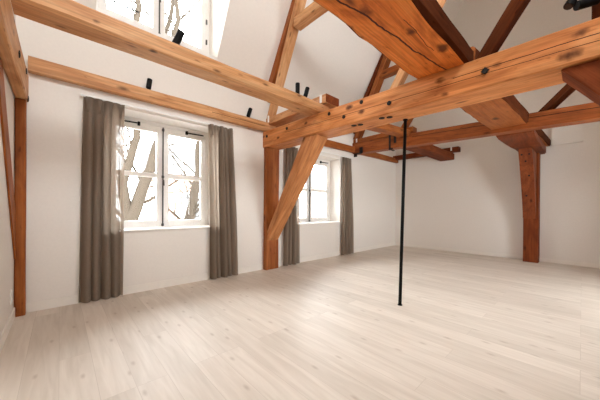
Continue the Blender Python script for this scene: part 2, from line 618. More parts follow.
def casement(name, W, y, mid, stays=True, fr=0.045, hinges=False):
    x0, x1, z0, z1 = W
    root = struct(empty(name, (0, 0, 0)))
    bm = bmesh.new()
    box_bm(bm, x0, x0 + fr, y - 0.04, y + 0.06, z0, z1, 0.003)
    box_bm(bm, x1 - fr, x1, y - 0.04, y + 0.06, z0, z1, 0.003)
    box_bm(bm, x0 + fr, x1 - fr, y - 0.04, y + 0.06, z0, z0 + fr * 0.6, 0.003)
    box_bm(bm, x0 + fr, x1 - fr, y - 0.04, y + 0.06, z1 - fr * 1.2, z1, 0.003)
    bm_obj('window_frame', bm, M_white, root)
    xm = (x0 + x1) / 2
    za, zb = z0 + fr * 0.6 + 0.003, z1 - fr * 1.2 - 0.003
    sash(root, x0 + fr + 0.002, xm - 0.002, za, zb, y - 0.01, mid, True)
    sash(root, xm + 0.002, x1 - fr - 0.002, za, zb, y - 0.01, mid, False)
    # espagnolette rod with knob and guides
    bm = bmesh.new()
    yr = y - 0.055
    tube_bm(bm, [(xm, yr, za + 0.005), (xm, yr, zb - 0.01)], 0.011, 8)
    for zz in (za + 0.03, (za + zb) / 2, zb - 0.05):
        box_bm(bm, xm - 0.017, xm + 0.017, yr - 0.012, yr + 0.02, zz - 0.02, zz + 0.02, 0.004)
    rod = bm_obj('espagnolette_rod', bm, M_grey, root, True)
    zk = (za + zb) / 2 - 0.06
    tube('rod_handle', [(xm, yr, zk), (xm, yr - 0.035, zk), (xm + 0.004, yr - 0.045, zk - 0.09)], [0.012, 0.012, 0.009], M_grey, rod, 8)
    if stays:
        for (a, b) in ((x0 + 0.20, x0 + 0.43), (x1 - 0.40, x1 - 0.10)):
            bm = bmesh.new()
            zt = zb + 0.0
            tube_bm(bm, [(a, y - 0.05, zt - 0.02), (b, y - 0.05, zt - 0.012)], 0.011, 8)
            e = a if a > xm else b
            box_bm(bm, e - 0.017, e + 0.017, y - 0.07, y - 0.03, zt - 0.05, zt + 0.01, 0.003)
            bm_obj('window_stay', bm, M_black, root)
    if hinges:
        for zz in (za + 0.25, zb - 0.25, za + 0.62):
            box('hinge', x1 - fr - 0.012, x1 - fr + 0.016, y - 0.052, y - 0.035, zz - 0.045, zz + 0.045, M_grey, root, 0.003)
    return root
YG = YW + 0.41
casement('window_1', W1, YG, 1.79)
casement('window_2', W2, YG, 1.74)
casement('window_3', (DM[0], DM[1], DM[2] + 0.12, DM[3]), YD, 0, stays=False, fr=0.06, hinges=True)
struct(box('trim_6', DM[0], DM[1], YD - 0.04, YD + 0.06, DM[2], DM[2] + 0.12, M_white, bev=0.004))
def inner_sill(name, W):
    struct(box(name, W[0], W[1], YW - 0.035, YG - 0.04, W[2] - 0.001, W[2] + 0.022, M_white, bev=0.006))
inner_sill('trim_3', W1)
inner_sill('trim_4', W2)
# small stay at the dormer sashes (dark bars on the bottom rails)
w3 = bpy.data.objects['window_3']
for (a, b) in ((0.57, 0.90), (1.58, 1.84)):
    tube('window_stay', [(a, YD - 0.05, 4.30), (b, YD - 0.05, 4.30)], 0.011, M_black, w3, 8)
# frames and panes of the added rear window and roof light, unseen fill sources
def fill_window(WB, name):
    x0, x1, z0, z1 = WB
    root = struct(empty(name, (0, 0, 0)))
    bm = bmesh.new()
    y0, y1 = YB - 0.25, YB - 0.17
    for i in range(4):
        x = x0 + (x1 - x0 - 0.06) * i / 3
        box_bm(bm, x, x + 0.06, y0, y1, z0, z1, 0.003)
    box_bm(bm, x0, x1, y0, y1, z0, z0 + 0.07, 0.003)
    box_bm(bm, x0, x1, y0, y1, z1 - 0.07, z1, 0.003)
    f = bm_obj('window_frame', bm, M_white, root)
    for i in range(3):
        a = x0 + (x1 - x0 - 0.06) * i / 3 + 0.06
        b = x0 + (x1 - x0 - 0.06) * (i + 1) / 3
        box('pane', a, b, YB - 0.213, YB - 0.207, z0 + 0.07, z1 - 0.07, M_glass, f)
for k_, WB in enumerate(FILL_WINDOWS):
    fill_window(WB, 'window_%d' % (4 + k_))
def fill_roof_light(SK, name, fy, sy):
    root = struct(empty(name, (0, 0, 0)))
    bm = bmesh.new()
    for (xa, xb, za, zb) in ((SK[0], SK[0] + .07, SK[2], SK[3]), (SK[1] - .07, SK[1], SK[2], SK[3]), (SK[0] + .07, SK[1] - .07, SK[2], SK[2] + .07), (SK[0] + .07, SK[1] - .07, SK[3] - .07, SK[3])):
        slab_bm(bm, xa, xb, za, zb, lambda z: fy(z) + 0.05 * sy, (0.4 * sy * nrm[0], 0.4 * nrm[1]))
    f = bm_obj('window_frame', bm, M_white, root)
    bm = bmesh.new()
    slab_bm(bm, SK[0] + .07, SK[1] - .07, SK[2] + .07, SK[3] - .07, lambda z: fy(z) + 0.09 * sy, (0.03 * sy * nrm[0], 0.03 * nrm[1]))
    bm_obj('pane', bm, M_glass, f)
for k_, SK in enumerate(FILL_ROOF_LIGHTS):
    fill_roof_light(SK, 'window_%d' % (6 + k_), roof_yb, -1)

# boxed-out white panel on the gable wall right of the post
tag(box('wall_panel', XR - 0.10, XR, -0.01, 0.50, 2.80, 3.30, M_wall, bev=0.004), 'white boxed-out panel high on the right wall beside the oak post', 'panel')

# ------------------------------------------------------------------ timber frame
G_TIE = 'tie beams of the roof trusses'
# left truss against the left wall
t = beam_y('tie_beam', YB, YW - 0.002, XL + 0.004, -0.275, 2.48, 2.79, M_pale, seed=1)
tag(t, 'pale tie beam running along the top of the left wall', 'beam')
for (y, z) in ((3.47, 2.63), (4.12, 2.725)):
    bolt(t, (-0.275, y, z), (1, 0, 0), 0.034, True)
bolt(t, (-0.275, 4.37, 2.50), (1, 0, 0), 0.034, True)
tag(post_z('wall_post', 0.0, 2.478, XL + 0.004, -0.288, 4.345, YW - 0.003, M_amber, seed=2),
    'red-brown wooden post in the left corner beside the left wall', 'post')
tag(slant_yz('knee_brace', (4.34, 0.66), (3.07, 2.475), (4.34, 1.20), (3.36, 2.475), XL + 0.003, -0.362, M_amber, seed=3, bev=0.003, jit=0.002),
    'slim diagonal brace let into the left wall beside the corner post', 'brace')

# middle truss
T1 = wood('tie_beam_pine', light=(0.74, 0.33, 0.125), mid=(0.63, 0.24, 0.075), dark=(0.40, 0.115, 0.030), seed=3.0, wobble=0.025,
          knots=[(2.321, 0.19, -0.074, 0.06), (2.28, 0.19, 0.078, 0.045), (3.282, 0.19, -0.111, 0.035), (3.334, 0.19, 0.05, 0.04), (2.82, 0.19, 0.028, 0.035), (4.35, 0.19, -0.032, 0.04), (4.55, 0.19, 0.086, 0.045), (5.45, 0.19, 0.057, 0.03), (6.2, 0.19, -0.05, 0.03)], cracks=[('Z', 0.02, 0.004, 0.0, 3.2, 0.004), ('Z', -0.05, 0.01, 1.2, 6.0, 0.003)], knot_density=1.1)
q0 = [(3.045, YW - 0.002, 2.495), (3.42, YW - 0.002, 2.495), (3.42, YW - 0.002, 2.815), (3.045, YW - 0.002, 2.815)]
q1 = [(3.10, YB, 2.44), (3.56, YB, 2.44), (3.56, YB, 2.74), (3.10, YB, 2.74)]
tie1 = timber('tie_beam', q1, q0, T1, seed=4, jit=0.006)
tag(tie1, 'large tie beam crossing the middle of the room with bolt heads', 'beam')
for (y, z) in ((2.672, 2.724), (2.39, 2.606), (2.088, 2.735), (1.675, 2.60), (3.687, 2.721), (4.31, 2.70)):
    bolt(tie1, (3.097 - 0.055 * (y - YB) / (YW - YB), y, z), (-1, 0, 0), 0.028)
bolt(tie1, (3.063, 0.658, 2.62), (-1, 0, 0), 0.036, True)
for (y, dx) in ((2.28, 0.06), (2.19, 0.09), (1.83, 0.06), (1.74, 0.10)):
    zb = 2.44 + (y - YB) / (YW - YB) * 0.055
    bolt(tie1, (3.10 + dx, y, zb), (0, 0, -1), 0.04)
POST1 = wood('middle_post_pine', **AMBER, seed=8.0)
tag(post_z('wall_post', 0.0, 2.492, 3.065, 3.39, 4.335, YW - 0.003, POST1, seed=5),
    'broad wooden post at the window wall between two windows', 'post')
BR1 = wood('brace_pine', light=(0.64, 0.29, 0.115), mid=(0.55, 0.22, 0.078), dark=(0.36, 0.125, 0.038), seed=5.5,
           knots=[(0.75, 0.0, 0.12, 0.05), (1.35, 0.03, 0.10, 0.04)])
tag(slant_yz('knee_brace', (4.332, 0.80), (3.29, 2.49), (4.332, 0.60), (2.96, 2.47), 3.085, 3.37, BR1, seed=6),
    'thick diagonal knee brace rising from the middle post to the tie beam', 'brace')
tag(slant_yz('knee_brace', (0.13, 2.452), (-1.12, 0.80), (-0.18, 2.452), (-1.12, 1.24), 3.13, 3.43, M_red, seed=7),
    'diagonal brace under the tie beam at the right edge of the photo', 'brace')
tag(post_z('wall_post', 0.0, 2.44, 3.13, 3.43, -1.40, -1.122, M_amber, seed=8),
    'wooden post carrying the lower end of the brace at the right edge', 'post')

# far truss
T2 = wood('far_tie_pine', light=(0.38, 0.115, 0.030), mid=(0.30, 0.080, 0.019), dark=(0.18, 0.042, 0.010), seed=9.0, wobble=0.03, cracks=[('Z', 0.03, 0.005, 1.0, 5.0, 0.006)])
q0 = [(6.10, YW - 0.002, 2.82), (6.36, YW - 0.002, 2.82), (6.36, YW - 0.002, 3.13), (6.10, YW - 0.002, 3.13)]
q1 = [(6.10, YB, 2.63), (6.36, YB, 2.63), (6.36, YB, 2.86), (6.10, YB, 2.86)]
tag(timber('tie_beam', q1, q0, T2, seed=10, jit=0.007), 'farther tie beam crossing the room behind the black pole', 'beam')

# wall plates
PL1 = wood('plate_pine', **PALE, seed=11.0, cracks=[('Z', 0.0, 0.0, 2.2, 3.3, 0.004)])
tag(beam_x('wall_plate', -0.275, 3.30, 4.355, YW - 0.002, 2.822, 3.000, PL1, seed=11), 'pale wall plate beam running above the large curtained window', 'beam')
q0 = [(3.47, 4.355, 2.815), (3.47, YW - 0.002, 2.815), (3.47, YW - 0.002, 2.995), (3.47, 4.355, 2.995)]
q1 = [(XR - 0.01, 4.355, 2.865), (XR - 0.01, YW - 0.002, 2.865), (XR - 0.01, YW - 0.002, 3.02), (XR - 0.01, 4.355, 3.02)]
tag(timber('wall_plate', q0, q1, M_amber, seed=12), 'dark wall plate beam above the far window reaching the far corner', 'beam')

# purlins
PU = wood('purlin_pine', **PALE, seed=13.5, knots=[(0.95, -0.10, -0.075, 0.03), (0.5, -0.12, -0.02, 0.02)], knot_density=1.5)
def purl(name, x0, ya0, z0, x1, ya1, z1, w, h, mat, seed):
    q = lambda x, y, z: [(x, y, z), (x, y + w, z), (x, y + w, z + h), (x, y, z + h)]
    return timber(name, q(x0, ya0, z0), q(x1, ya1, z1), mat, seed=seed, jit=0.006, bev=0.018)
tag(purl('purlin', -0.275, 2.86, 2.793, 3.30, 2.88, 2.80, 0.26, 0.165, PU, 14), 'long pale beam crossing the upper left from wall to middle truss', 'beam')
tag(purl('purlin', 3.44, 2.84, 2.812, 6.20, 2.80, 3.02, 0.26, 0.15, M_amber, 15), 'dark beam between the middle and farther tie beams', 'beam')
tag(purl('purlin', 6.30, 2.74, 2.80, XR - 0.01, 2.60, 2.75, 0.40, 0.19, M_red, 16), 'short dark beam from the farther tie beam to the right wall', 'beam')

# short pieces on top of purlin and plate
o = beam_y('strut_tie', 2.80, YW - 0.003, 3.12, 3.45, 2.966, 3.105, M_pale, seed=17)
o.data.materials.append(M_red)
for p in o.data.polygons:
    if abs(p.normal.x) > 0.9:
        p.material_index = 1
tag(o, 'short horizontal timber from window wall over the upper left beam', 'beam')
tag(beam_y('strut_tie', 2.75, YW - 0.003, 6.14, 6.38, 3.11, 3.235, M_amber, seed=18), 'short horizontal timber lying above the farther tie beam', 'beam')
tag(beam_y('strut_tie', 2.44, YW - 0.003, XR - 0.22, XR - 0.006, 2.955, 3.09, M_red, seed=19), 'short dark timber against the right wall near the far corner', 'beam')
def white_box(x, y, z, label):
    o = box('junction_box', x - 0.022, x, y - 0.018, y + 0.018, z - 0.015, z + 0.115, M_plastic, bev=0.004)
    return tag(o, label, 'junction box', 'white boxes on the short timbers')
white_box(3.118, 4.35, 3.02, 'small white box on the window wall end of the short timber')
white_box(3.118, 2.90, 2.99, 'small white box beside the two black spotlights on the beam')
white_box(6.138, 4.33, 3.12, 'small white box above the far end of the dark wall plate')
white_box(XR - 0.222, 2.62, 3.00, 'small white box on the dark timber by the right wall')

# struts (rafters) following the roof
def strut(x0, x1, f0, f1, b0, b1, mat, label, seed):
    o = slant_yz('rafter_strut', f0, f1, b0, b1, x0, x1, mat, seed=seed, jit=0.003)
    return tag(o, label, 'rafter', 'struts under the sloping ceiling')
strut(3.12, 3.31, (4.39, 3.107), (3.05, 5.9), (4.445, 3.107), (3.185, 5.9), M_pale, 'light sloping strut rising from the middle truss beside the sloping ceiling', 20)
strut(3.14, 3.30, (4.442, 3.45), (3.20, 5.9), (4.446, 3.80), (3.225, 5.9), M_amber, 'thin orange-brown rafter behind the light sloping strut', 21)
tag(beam_y('collar_beam', 1.2, 3.60, 3.12, 3.30, 4.57, 4.75, M_pale, seed=22), 'light collar beam joining the light sloping strut at the top', 'beam')
strut(6.10, 6.34, (4.30, 3.237), (3.00, 6.0), (4.44, 3.237), (3.14, 6.0), M_amber, 'brown sloping strut at the farther truss under the sloping ceiling', 23)
strut(6.12, 6.30, (4.443, 3.40), (3.152, 6.0), (4.446, 3.75), (3.172, 6.0), M_red, 'thin dark rafter behind the brown sloping strut', 24)
tag(beam_y('collar_beam', 1.95, 3.60, 6.12, 6.32, 4.70, 4.86, M_amber, seed=25), 'brown collar beam joining the brown sloping strut', 'beam')
strut(3.30, 3.42, (1.75, 2.785), (1.05, 3.90), (1.88, 2.787), (1.18, 3.90), M_pale, 'slim light strut standing on the large tie beam beside the broad beam', 26)
strut(6.16, 6.30, (2.94, 3.237), (1.98, 4.698), (3.08, 3.237), (2.12, 4.698), M_amber, 'short brown strut above the farther tie beam beside the black pole', 27)
strut(3.16, 3.29, (0.66, 2.77), (-0.42, 4.40), (0.80, 2.77), (-0.28, 4.45), M_brown, 'dark diagonal strut rising right from the end of the broad beam', 28)
strut(6.11, 6.20, (0.45, 2.965), (-0.57, 4.0), (0.54, 2.97), (-0.48, 4.05), M_brown, 'dark diagonal strut on the farther tie beam, nearer one of a pair', 29)
strut(6.25, 6.35, (0.39, 2.965), (-0.63, 4.0), (0.47, 2.97), (-0.55, 4.05), M_brown, 'dark diagonal strut on the farther tie beam, farther one of a pair', 30)
tag(post_z('truss_post', 2.745, 4.6, 3.30, 3.52, -0.30, -0.045, M_brown, seed=31), 'dark upright timber on the tie beam at the upper right', 'post')

# the broad longitudinal beam with knots and a long crack
def to_knot(x, y, z=-0.14):
    return x
BIG = wood('broad_beam_pine', light=(0.84, 0.285, 0.062), mid=(0.70, 0.195, 0.034), dark=(0.38, 0.080, 0.012), seed=21.0, knot_density=0.8, wobble=0.10, gscale=1.9,
           knots=[(2.10, 0.04, -0.14, 0.055), (2.58, -0.09, -0.14, 0.05), (3.02, -0.19, -0.14, 0.06), (2.17, 0.25, -0.14, 0.05), (2.34, 0.25, -0.14, 0.035)],
           cracks=[('Y', 0.30, -0.105, 1.2, 3.6, 0.008), ('Y', -0.12, 0.0, 2.4, 3.0, 0.003)])
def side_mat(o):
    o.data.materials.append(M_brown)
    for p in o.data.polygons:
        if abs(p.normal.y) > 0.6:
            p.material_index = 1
def bigring(x, yr, yl, z, h):
    return [(x, yr, z), (x, yl, z), (x, yl, z + h), (x, yr, z + h)]
big = timber('broad_beam', bigring(XL + 0.005, 0.86, 1.40, 2.775, 0.24), bigring(3.30, 0.815, 1.36, 2.772, 0.24), BIG, seed=32, jit=0.012, bev=0.03,
             edge_noise={1: (0.035, 0.2), 2: (0.03, 0.1)}, step=0.1)
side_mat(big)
tag(big, 'very broad beam overhead with knots and a long crack on its underside', 'beam')
big2 = timber('broad_beam', bigring(3.305, 0.80, 1.36, 2.80, 0.24), bigring(XR - 0.01, 0.52, 1.10, 2.80, 0.16), wood('broad_beam_far', **AMBER, seed=22.0, knots=[(2.1, 0.03, -0.1, 0.06)]), seed=33, jit=0.01, bev=0.025,
             edge_noise={1: (0.03, 0.2)}, step=0.12)
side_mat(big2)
tag(big2, 'broad reddish beam continuing behind the large tie beam to the right wall', 'beam')

# post, curved brace and corbel at the right wall
tag(post_z('wall_post', 0.0, 2.622, 8.33, XR - 0.006, 0.70, 0.98, M_red, seed=34), 'dark oak post standing against the right wall', 'post')
bm = bmesh.new()
prof = []
for i in range(13):
    s = i / 12
    prof.append((8.325 - 0.80 * s ** 1.35, 1.05 + 1.572 * s))
back = [(8.33, 2.622), (8.33, 1.05)]
pts = prof + back
a = [bm.verts.new((x, 0.745, z)) for x, z in pts]
b = [bm.verts.new((x, 0.985, z)) for x, z in pts]
n = len(pts)
for i in range(n):
    bm.faces.new((a[i], a[(i + 1) % n], b[(i + 1) % n], b[i]))
fa = bm.faces.new(a[::-1]); fb = bm.faces.new(b)
bmesh.ops.bevel(bm, geom=[e for f in (fa, fb) for e in f.edges], offset=0.012, segments=1, affect='EDGES')
def shift_origin(bm, c, R=None):
    for v in bm.verts:
        v.co = v.co - Vector(c)
# local X upward: rotate so that the grain follows the brace
Rm = Matrix(((0, 0, 1), (0, 1, 0), (-1, 0, 0)))       # world -> local
for v in bm.verts:
    v.co = Rm @ (v.co - Vector((8.2, 0.87, 1.05)))
kb = bm_obj('curved_brace', bm, wood('curved_brace_oak', light=(0.27, 0.070, 0.020), mid=(0.205, 0.049, 0.014), dark=(0.125, 0.027, 0.008), seed=31.0))
Mw = Rm.inverted().to_4x4(); Mw.translation = (8.2, 0.87, 1.05)
kb.matrix_world = Mw
tag(kb, 'curved oak brace bending from the right wall post up to the corbel', 'brace')
for (z, y) in ((2.50, 0.80), (2.50, 0.93), (2.36, 0.87), (2.05, 0.83), (1.6, 0.90)):
    s = (z - 1.05) / 1.572
    bolt(kb, (8.325 - 0.80 * s ** 1.35 - 0.002, y, z), (-0.95, 0, -0.3), 0.02)
bm = bmesh.new()
prof = [(XR - 0.008, 2.625), (7.55, 2.625), (7.3, 2.632), (7.0, 2.655), (6.6, 2.70), (6.47, 2.725), (6.42, 2.755), (6.42, 2.80), (XR - 0.008, 2.80)]
a = [bm.verts.new((x, 0.60 + (0 if x > 7 else 0.02), z)) for x, z in prof]
b = [bm.verts.new((x, 1.03 + max(0.0, 7.6 - x) * 0.145, z)) for x, z in prof]
n = len(prof)
for i in range(n):
    bm.faces.new((a[i], a[(i + 1) % n], b[(i + 1) % n], b[i]))
fa = bm.faces.new(a[::-1]); fb = bm.faces.new(b)
bmesh.ops.bevel(bm, geom=[e for f in (fa, fb) for e in f.edges], offset=0.018, segments=2, affect='EDGES')
for v in bm.verts:
    v.co -= Vector((7.5, 0.87, 2.72))
cb = bm_obj('corbel', bm, wood('corbel_oak', **RED, seed=36.0))
cb.location = (7.5, 0.87, 2.72)
tag(cb, 'flat oak corbel with rounded nose between right wall post and beam', 'corbel')

# ------------------------------------------------------------------ ironwork
def strap(x, y, z0, z1, label, w=0.05):
    bm = bmesh.new()
    box_bm(bm, x - 0.012, x, y - w / 2, y + w / 2, z0, z1, 0.003)
    box_bm(bm, x - 0.012, x + 0.22, y - w / 2, y + w / 2, z0 - 0.012, z0, 0.003)
    box_bm(bm, x - 0.05, x - 0.012, y - w / 2 - 0.07, y - w / 2 + 0.01, z0 - 0.012, z0 + 0.012, 0.003)
    o = bm_obj('iron_strap', bm, M_iron)
    tube('strap_bolt', [(x - 0.035, y, z1 - 0.08), (x - 0.012, y, z1 - 0.08)], [0.022, 0.026], M_iron, o, 8)
    return tag(o, label, 'iron strap')
strap(6.092, 3.30, 2.765, 3.30, 'black iron strap hanging round the farther tie beam under the dark beam')
o = box('iron_strap', 6.072, 6.096, 3.13, 3.19, 2.90, 3.105, M_iron, bev=0.004)
tag(o, 'short black iron strap just right of the long hanging strap', 'iron strap')
bm = bmesh.new()
box_bm(bm, 6.075, 6.098, 4.10, 4.20, 2.79, 2.96, 0.006)
box_bm(bm, 6.02, 6.098, 4.14, 4.345, 2.775, 2.80, 0.006)
box_bm(bm, 6.02, 6.04, 4.24, 4.345, 2.70, 2.79, 0.006)
o = bm_obj('iron_bracket', bm, M_iron)
tag(o, 'black iron bracket where the farther tie beam meets the dark wall plate', 'iron bracket')

# black steel pole
r = empty('steel_pole', (3.27, 1.61, 0.0))
tag(r, 'slim black steel pole standing from the floor to the tie beam', 'pole')
tube('pole_shaft', [(0, 0, 0.006), (0.15, 0.02, 2.458)], 0.021, M_black, r, 16)
tube('base_plate', [(0, 0, 0.0), (0, 0, 0.008)], 0.03, M_black, r, 16, False)
tube('top_plate', [(0.15, 0.02, 2.452), (0.15, 0.02, 2.468)], 0.03, M_black, r, 16, False)

# wall socket at the left wall
r = tag(empty('wall_socket', (XL, 4.08, 0.30)), 'small white socket low on the left wall beside the corner post', 'socket')
box('cover_plate', 0.0, 0.012, -0.04, 0.04, -0.075, 0.075, M_plastic, r, 0.004)
for dz in (-0.036, 0.036):
    bm = bmesh.new()
    tube_bm(bm, [(0.012, 0, dz), (0.016, 0, dz)], 0.022, 14)
    bm_obj('outlet', bm, M_plastic, r)

# ------------------------------------------------------------------ curtains
def curtain(xt0, xt1, xb0, xb1, ztop, zbot, ncurl, label, seed, y0=4.385, amp_t=0.03, amp_b=0.062):
    root = tag(empty('curtain', ((xt0 + xt1) / 2, y0, 0)), label, 'curtain', 'taupe curtains at the two windows')
    ox = (xt0 + xt1) / 2
    def pt(s, t):
        # s along the width, t from the top (0) to the hem (1)
        e = t ** 0.8
        x = (xt0 + (xt1 - xt0) * s) * (1 - e) + (xb0 + (xb1 - xb0) * s) * e
        ph = s * ncurl * 2 * math.pi + 0.6 * math.sin(t * 2.2 + seed) + 0.9 * noise.noise(Vector((s * 3.0, t * 0.8, seed)))
        amp = amp_t + (amp_b - amp_t) * min(1, t * 1.6)
        y = amp * (0.75 * math.sin(ph) + 0.35 * math.sin(ph * 0.5 + seed) + 0.5 * noise.noise(Vector((s * 6.0, t * 1.2, seed + 4))))
        x += 0.25 * amp * math.cos(ph)
        return Vector((x - ox, min(y, 0.045), ztop + (zbot - ztop) * t))
    def sheet(name, t0, t1, ns, nt, off, mat):
        bm = bmesh.new()
        g = []
        for j in range(nt + 1):
            t = t0 + (t1 - t0) * j / nt
            g.append([bm.verts.new(pt(i / ns, t) + Vector((0, off, 0))) for i in range(ns + 1)])
        for j in range(nt):
            for i in range(ns):
                bm.faces.new((g[j][i], g[j][i + 1], g[j + 1][i + 1], g[j + 1][i]))
        return bm_obj(name, bm, mat, root, True)
    sheet('curtain_panel', 0.0, 1.0, 130, 40, 0.0, M_curtain)
    hd = sheet('heading_tape', 0.0, 0.037, 90, 3, -0.004, M_curtain)
    # pinch pleats stitched at the heading
    np_ = max(3, int(round(abs(xt1 - xt0) / 0.115)))
    for k in range(np_):
        s = (k + 0.5) / np_
        p = pt(s, 0.02)
        bm = bmesh.new()
        for d in (-0.014, 0.0, 0.014):
            tube_bm(bm, [p + Vector((d, -0.014, 0.045)), p + Vector((d * 1.1, -0.026, 0.0)), p + Vector((d * 0.35, -0.018, -0.055)), p + Vector((d * 0.8, -0.014, -0.15))], [0.009, 0.012, 0.007, 0.003], 8)
        bm_obj('pinch_pleat', bm, M_curtain, root, True)
    return root
curtain(0.215, 0.665, 0.17, 0.665, 2.685, 0.012, 4.6, 'taupe linen curtain at the far left side of the large window', 1.0, amp_b=0.05)
curtain(1.87, 2.325, 1.90, 2.43, 2.705, 0.012, 5.0, 'taupe linen curtain at the right side of the large window', 2.0)
curtain(3.60, 3.95, 3.53, 4.01, 2.62, 0.012, 4.0, 'dark curtain left of the far window behind the knee brace', 3.0)
curtain(5.55, 5.93, 5.54, 6.07, 2.65, 0.012, 4.0, 'dark curtain at the right side of the far window', 4.0)
def track(x0, x1, z, label):
    r = tag(empty('curtain_track', ((x0 + x1) / 2, 4.40, z)), label, 'curtain track', 'curtain tracks above the windows')
    h = (x1 - x0) / 2
    box('rail', -h, h, -0.012, 0.012, 0.0, 0.022, M_plastic, r, 0.003)
    for k in range(4):
        xx = -h + 0.1 + (2 * h - 0.2) * k / 3
        box('rail_clip', xx - 0.015, xx + 0.015, 0.012, 0.048, 0.002, 0.02, M_plastic, r, 0.003)
    return r
track(0.19, 2.36, 2.695, 'slim white curtain track above the large window')
track(3.58, 5.96, 2.665, 'slim white curtain track above the far window')

# ------------------------------------------------------------------ spotlights
def spot(loc, d, label, L=0.16, rad=0.036, group='black spotlights on the beams', foot=True):
    """small adjustable tube spotlight: foot on loc, tube pointing along d"""
    root = tag(empty('spotlight', loc), label, 'spotlight', group)
    d = Vector(d).normalized()
    if foot:
        tube('mount_base', [(0, 0, -0.003), (0, 0, 0.014)], 0.028, M_black, root, 14, False)
        tube('swivel_stem', [(0, 0, 0.012), (0, 0, 0.04)], 0.009, M_black, root, 8)
    c = Vector((0, 0, 0.03)) if foot else Vector((0, 0, 0))
    t = tube('lamp_tube', [c, c + d * 0.006, c + d * (L - 0.006), c + d * L], [rad * 0.93, rad, rad, rad * 0.95], M_black, root, 18, False)
    bm = bmesh.new()
    tube_bm(bm, [c + d * (L - 0.002), c + d * (L + 0.002)], rad * 0.75, 18)
    bm_obj('lens', bm, M_lens, t)
    return root
spot((0.965, 4.405, 3.000), (0.12, 0.0, 1), 'black spotlight on the wall plate above the middle of the large window', L=0.14, rad=0.034)
spot((2.67, 4.405, 3.000), (0.30, -0.05, 1), 'black spotlight on the wall plate near the middle post', L=0.17, rad=0.036)
spot((0.895, 2.97, 2.957), (0.38, -0.2, 1), 'black spotlight on the upper left beam in front of the dormer window', L=0.17, rad=0.036)
spot((2.645, 2.95, 2.955), (0.0, 0.0, 1), 'left one of two black spotlights at the right end of the upper beam', L=0.17, rad=0.033)
spot((2.80, 2.95, 2.955), (0.30, -0.05, 1), 'right one of two black spotlights at the right end of the upper beam', L=0.17, rad=0.033)
s = spot((3.20, -0.02, 3.02), (-0.45, 0.62, -0.16), 'black spotlight fixed to the dark upright timber at the upper right', L=0.15, rad=0.036, foot=False)
s.location = (3.235, -0.075, 2.985)
s2 = spot((3.235, -0.02, 3.10), (-0.25, 0.25, -0.55), 'upper black spotlight beside the one on the dark upright timber', L=0.15, rad=0.034, foot=False)
s2.location = (3.20, 0.035, 3.10)
bm = bmesh.new()
tube_bm(bm, [(0, 0, 0), (0.06, -0.06, -0.06)], 0.012, 8)
bm_obj('swivel_stem', bm, M_black, s2)

# ------------------------------------------------------------------ outside
struct(box('ground', -60, 80, 5.2, 90, -4.4, -4.2, M_street))
def tree(x, y, forks, label, base=-4.2, seed=0):
    rnd = random.Random(seed)
    root = tag(empty('bare_tree', (x, y, base)), label, 'tree', 'bare trees outside the windows')
    def twig(bm, p, d, r, L, depth):
        pts, rad = [p.copy()], [r]
        q = p.copy()
        for k in range(5):
            d = (d + Vector((rnd.uniform(-1, 1), rnd.uniform(-1, 1), rnd.uniform(-0.5, 0.9))) * 0.22).normalized()
            q = q + d * L / 5
            pts.append(q.copy()); rad.append(r * (1 - 0.14 * (k + 1)))
            if depth > 0 and k >= 1:
                d2 = (d + Vector((rnd.uniform(-1, 1), rnd.uniform(-1, 1), rnd.uniform(-0.6, 0.8))) * 0.9).normalized()
                twig(bm, q, d2, r * 0.42, L * 0.62, depth - 1)
        tube_bm(bm, pts, rad, 6 if r < 0.08 else 12)
    tr = bmesh.new()
    for pts in forks:
        ps = [Vector((p[0] - x, p[1] - y, p[2] - base)) for p in pts]
        # resample smoothly with a little waviness
        fine, fr_ = [], []
        for i in range(len(ps) - 1):
            for k in range(6):
                t_ = k / 6
                q = ps[i].lerp(ps[i + 1], t_)
                q += Vector((noise.noise(q * 0.9), noise.noise(q * 0.9 + Vector((5, 0, 0))), 0)) * 0.08
                fine.append(q); fr_.append(0.85 * (pts[i][3] * (1 - t_) + pts[i + 1][3] * t_))
        fine.append(ps[-1]); fr_.append(pts[-1][3])
        tube_bm(tr, fine, fr_, 14)
        for i in range(4, len(fine), 2):
            d = Vector((rnd.uniform(-1, 1), rnd.uniform(-0.6, 0.6), rnd.uniform(0.0, 0.9))).normalized()
            bm = bmesh.new()
            twig(bm, fine[i], d, max(0.03, fr_[i] * 0.3), rnd.uniform(1.2, 2.2), 2)
            bm_obj('branch', bm, M_bark, root, True)
    bm_obj('trunk', tr, M_bark, root, True)
    return root
tree(1.1, 9.0, [[(1.1, 9, -4.2, 0.3), (1.25, 9, -0.5, 0.24), (1.45, 9, 0.75, 0.22), (2.05, 9.1, 2.45, 0.17), (2.7, 9.4, 4.6, 0.12), (2.6, 9.8, 7.0, 0.09), (3.0, 9.8, 9.2, 0.06)],
                [(1.45, 9, 0.5, 0.18), (1.35, 9.1, 2.0, 0.15), (1.75, 9.2, 3.4, 0.12), (1.45, 9.0, 5.4, 0.10), (1.75, 9.2, 7.4, 0.09), (1.5, 9.2, 9.4, 0.06)]],
     'bare leaning tree seen through the left sash of the large window', seed=3)
tree(2.9, 9.3, [[(2.9, 9.3, -4.2, 0.3), (3.05, 9.2, -0.4, 0.23), (3.25, 9.2, 0.9, 0.2), (3.62, 9.3, 2.5, 0.16), (3.75, 9.4, 5.0, 0.1), (2.75, 9.4, 6.8, 0.10), (2.95, 9.4, 7.6, 0.09), (2.7, 9.4, 9.6, 0.06)]],
     'bare tree seen through the right sash of the large window', seed=5)
tree(4.1, 9.6, [[(4.1, 9.6, -4.2, 0.3), (3.95, 9.5, 0.2, 0.2), (3.98, 9.5, 2.3, 0.16), (4.3, 9.6, 5.2, 0.1), (4.2, 9.6, 8.2, 0.05)]],
     'bare tree at the right edge of the large window', seed=8)
